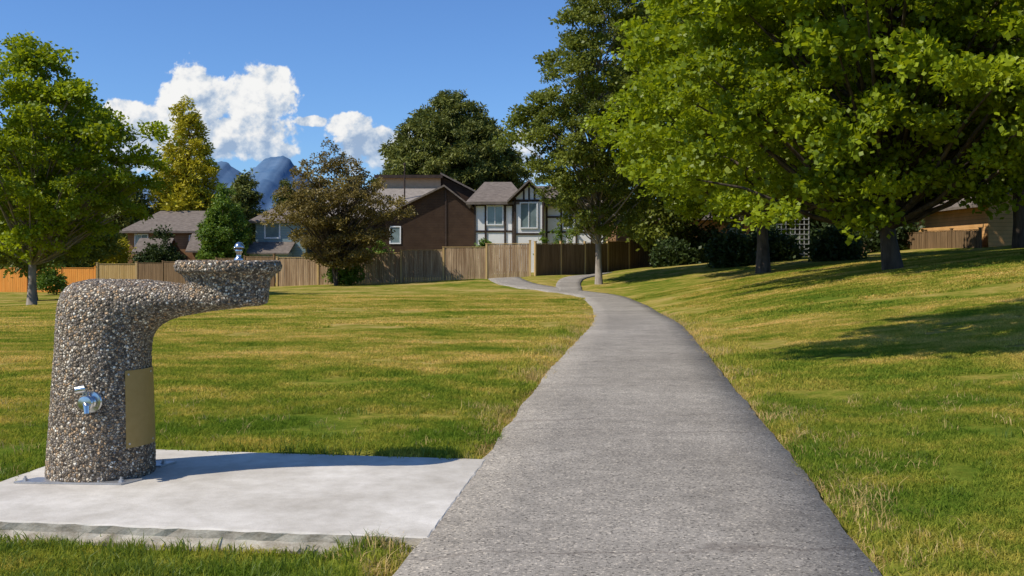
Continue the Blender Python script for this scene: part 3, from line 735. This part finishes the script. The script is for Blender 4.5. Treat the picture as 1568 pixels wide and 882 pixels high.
rf.slab([(-20.9,77.6,1.6),(-17.4,77.6,1.6),(-17.4,79.95,2.5),(-20.9,79.95,2.5)],.12); w.box(-20.6,-17.6,78,79.9,-.8,1.65)
window(wf,wg,-19.9,-18.6,2.75,4.1,80,0,.12)
for m_,o_n,mt in ((w,'walls',m_teal),(rf,'roof',m_roof),(wf,'window_frames',m_trimw),(wg,'window_glass',m_glass)): m_.build(o_n,[mt],e)
e=empty('brown_bungalow',(-29,86,0)); w=MB();rf=MB();wf=MB();wg=MB();pp=MB()
w.box(-33.2,-25,86,95,-1.2,3.7); gable_x(rf,-33.2,-25,86,95,3.75,5.5,.55,.18,0,1.8)
w.box(-31.2,-29,83,85.9,-1.2,1.9); gable_x(rf,-31.2,-29,82.8,86,1.9,2.9,.35,.14)
w.box(-26.8,-24.2,83.5,85.9,-1.2,2.1); gable_x(rf,-26.8,-24.2,83.3,86,2.15,3.3,.4,.14)
window(wf,wg,-32.6,-31.4,2.2,3.3,86,1); window(wf,wg,-30.9,-29.4,.8,1.7,83,1); window(wf,wg,-27.9,-27.2,2.2,3.2,86,0)
pp.tube([(-26,89,4),(-26,89,6.2)],[.09,.09],8); pp.lathe([(.15,6.2),(.16,6.35)],Matrix.Translation((-26,89,0)),10)
for m_,o_n,mt in ((w,'walls',m_brown2),(rf,'roof',m_roof),(wf,'window_frames',m_trimw),(wg,'window_glass',m_glass),(pp,'chimney_pipe',m_beam)): m_.build(o_n,[mt],e)
e=empty('tan_house',(27,52,2)); w=MB();rf=MB();wf=MB();wg=MB()
w.prism([(24.4,0),(33,0),(33,4.4),(29,6.0),(24.4,4.1)],51,60); rf.slab([(23.7,50.5,3.9),(29,50.5,6.15),(29,60,6.15),(23.7,60,3.9)],.14); rf.slab([(29.003,50.5,6.15),(33.6,50.5,4.2),(33.6,60,4.2),(29.003,60,6.15)],.14)
window(wf,wg,27.0,28.2,2.8,4,51,1)
for m_,o_n,mt in ((w,'walls',m_tan),(rf,'roof',m_roof),(wf,'window_frames',m_trimw),(wg,'window_glass',m_glass)): m_.build(o_n,[mt],e)
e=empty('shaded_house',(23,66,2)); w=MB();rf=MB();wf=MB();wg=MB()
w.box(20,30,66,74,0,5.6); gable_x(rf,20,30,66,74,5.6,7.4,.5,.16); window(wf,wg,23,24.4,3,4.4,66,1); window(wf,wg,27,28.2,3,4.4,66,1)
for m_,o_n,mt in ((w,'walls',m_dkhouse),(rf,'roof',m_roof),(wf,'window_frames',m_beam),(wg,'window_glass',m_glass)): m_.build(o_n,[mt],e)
e=empty('shaded_house',(17,80,1)); w=MB();rf=MB();wf=MB();wg=MB()
w.box(8.5,20,80,88,0,4.6); gable_x(rf,8.5,20,80,88,4.6,6.2,.5,.16); window(wf,wg,17.3,18.6,2.8,4.1,80,1); window(wf,wg,10.3,11.6,2.8,4.1,80,1)
for m_,o_n,mt in ((w,'walls',m_brown2),(rf,'roof',m_roof),(wf,'window_frames',m_beam),(wg,'window_glass',m_glass)): m_.build(o_n,[mt],e)
mb=MB(); x0,x1,z0,z1,y=14.9,16.7,1.4,3.9,56
for i in range(8): xx_=x0+(x1-x0)*i/7; mb.box(xx_-.025,xx_+.025,y,y+.03,z0-.4,z1)
for i in range(10): zz_=z0+(z1-z0)*i/9; mb.box(x0,x1,y-.025,y-.003,zz_-.02,zz_+.02)
mb.build('garden_trellis',[nmat('grey_lattice',(.3,.3,.28),(.4,.4,.37),4)])

# ------------------------------------------------------------ mountains
prof=[(-900,330),(-300,320),(0,318),(100,312),(180,300),(230,285),(262,272),(300,272),(335,248),(350,252),(372,266),(392,256),(404,245),(413,240),(424,243),(432,239),(446,248),(458,262),(490,288),(560,302),(640,300),(760,310),(900,325),(1400,330),(2400,340)]
D=5200.; kx=D/1524
xs=np.linspace(-1000,2400,900); ys=np.interp(xs,[a for a,b in prof],[b for a,b in prof])
jag=np.zeros(len(xs)); 
for f_,am in ((.03,2.),(.07,2.),(.16,1.8),(.33,1.5),(.7,1.0)): jag+=am*np.abs(np.sin(xs*f_+f_*37))-am*.5
ridge=(397-ys+jag)*kx
vs=[];rows=26
for j in range(rows):
    t=j/(rows-1)
    for i,x in enumerate(xs):
        X=(x-784)*kx; Y=D-1400*t
        nz_=sum(math.sin(X*f_+Y*f_*1.7*s_+s_*3)*a_ for f_,a_,s_ in ((.008,22,1),(.013,16,-1),(.023,10,1),(.041,6,-1)))
        vs.append((X+25*math.sin(Y*.01+X*.004)*t,Y,ridge[i]*(1-t)**1.15+abs(nz_)*(math.sin(math.pi*t))*.9-20*t))
m=len(xs);fs=[(j*m+i,j*m+i+1,(j+1)*m+i+1,(j+1)*m+i) for j in range(rows-1) for i in range(m-1)]
mb=MB(); mb.add(vs,fs)
mb.build('mountains',[nmat('haze_tinted_mountain_rock',(.070,.135,.235),(.12,.19,.29),.012,1,0,spec=0)],smooth=True)  # blue of the distant air haze is painted into the rock colour

# ------------------------------------------------------------ sky
SD=Vector((-.905,-.425,0)).normalized(); EL=math.radians(47)
sund=Vector((SD.x*math.cos(EL),SD.y*math.cos(EL),math.sin(EL)))
W=bpy.data.worlds.new('World'); scene.world=W; W.use_nodes=True; nt=W.node_tree; nt.nodes.clear()
out=nt.nodes.new('ShaderNodeOutputWorld')
sky=nt.nodes.new('ShaderNodeTexSky'); sky.sky_type='NISHITA'; sky.sun_disc=False; sky.sun_elevation=EL
sky.sun_rotation=math.atan2(SD.x,SD.y)%(2*math.pi); sky.air_density=1.0; sky.dust_density=.3; sky.ozone_density=2.5; sky.altitude=100
skc=mix(nt,1,sky.outputs[0],(.90,1.28,1.82),'MULTIPLY')
bg=nt.nodes.new('ShaderNodeBackground'); bg.inputs[1].default_value=.080; L(nt,skc,bg.inputs[0])
tc=nt.nodes.new('ShaderNodeTexCoord'); sx=nt.nodes.new('ShaderNodeSeparateXYZ'); L(nt,tc.outputs['Generated'],sx.inputs[0])
yc=math_(nt,'MAXIMUM',sx.outputs[1],.05)
U=math_(nt,'DIVIDE',sx.outputs[0],yc); V=math_(nt,'DIVIDE',sx.outputs[2],yc)
cb=nt.nodes.new('ShaderNodeCombineXYZ'); L(nt,U,cb.inputs[0]); L(nt,V,cb.inputs[1]); UV=cb.outputs[0]
blobs=[(308,156,62,44),(388,150,56,38),(422,116,18,15),(245,185,62,32),(196,168,32,16),(345,205,105,34),(240,232,100,30),(415,230,38,16),(476,186,24,8),(536,190,32,14),(585,224,50,26),(640,240,90,26),(808,240,24,40)]
f=None
for px,py,rx,ry in blobs:
    d_=nt.nodes.new('ShaderNodeVectorMath'); d_.operation='MULTIPLY_ADD'; L(nt,UV,d_.inputs[0])
    ax,ay=1524/rx/1.28,1524/ry/1.28
    d_.inputs[1].default_value=(ax,ay,0); d_.inputs[2].default_value=(-ax*(px-784)/1524,-ay*(397-py)/1524,0)
    l_=nt.nodes.new('ShaderNodeVectorMath'); l_.operation='LENGTH'; L(nt,d_.outputs[0],l_.inputs[0])
    v=l_.outputs['Value']
    f=v if f is None else math_(nt,'SMOOTH_MIN',f,v,.1)
nA=noise(nt,UV,26,7,.6,.1)
ov=nt.nodes.new('ShaderNodeVectorMath'); ov.operation='ADD'; ov.inputs[1].default_value=(-.007,.008,0); L(nt,UV,ov.inputs[0])
nB=noise(nt,ov.outputs[0],26,5,.6,.1)
blob=math_(nt,'SUBTRACT',1,f)
d0=math_(nt,'ADD',blob,math_(nt,'MULTIPLY',math_(nt,'SUBTRACT',nA,.5),2.3))
alpha=math_(nt,'MULTIPLY',mr(nt,d0,-.02,.22,0,1),mr(nt,sx.outputs[1],.1,.3,0,1))
lowfade=mr(nt,V,.05,.13,.5,1); alpha=math_(nt,'MULTIPLY',alpha,lowfade)
lit=math_(nt,'ADD',math_(nt,'MULTIPLY',math_(nt,'SUBTRACT',nA,nB),3.6),mr(nt,V,.09,.17,.32,.80),clamp=True)  # sunlit sides and shaded bases of clouds, painted from noise offset and height
cc=ramp(nt,lit,[(.1,(.36,.48,.67)),(.45,(.60,.69,.81)),(.8,(.92,.93,.94)),(1,(1,1,.99))])
bgc=nt.nodes.new('ShaderNodeBackground'); L(nt,cc,bgc.inputs[0]); bgc.inputs[1].default_value=.92
mx=nt.nodes.new('ShaderNodeMixShader'); L(nt,alpha,mx.inputs[0]); L(nt,bg.outputs[0],mx.inputs[1]); L(nt,bgc.outputs[0],mx.inputs[2]); L(nt,mx.outputs[0],out.inputs[0])
ld=bpy.data.lights.new('sun','SUN'); ld.energy=5.0; ld.angle=math.radians(.53); ld.color=(1,.92,.80)
lo=bpy.data.objects.new('sun',ld); lo.rotation_euler=(-sund).to_track_quat('-Z','Y').to_euler(); lo.location=(-20,-12,25); root.objects.link(lo)
cd=bpy.data.cameras.new('camera'); cd.sensor_width=36; cd.lens=35; cd.shift_y=-44/1568; cd.clip_end=20000; cd.clip_start=.05
co=bpy.data.objects.new('camera',cd); co.location=(0,0,1.1); co.rotation_euler=(math.radians(90),0,0); root.objects.link(co); scene.camera=co
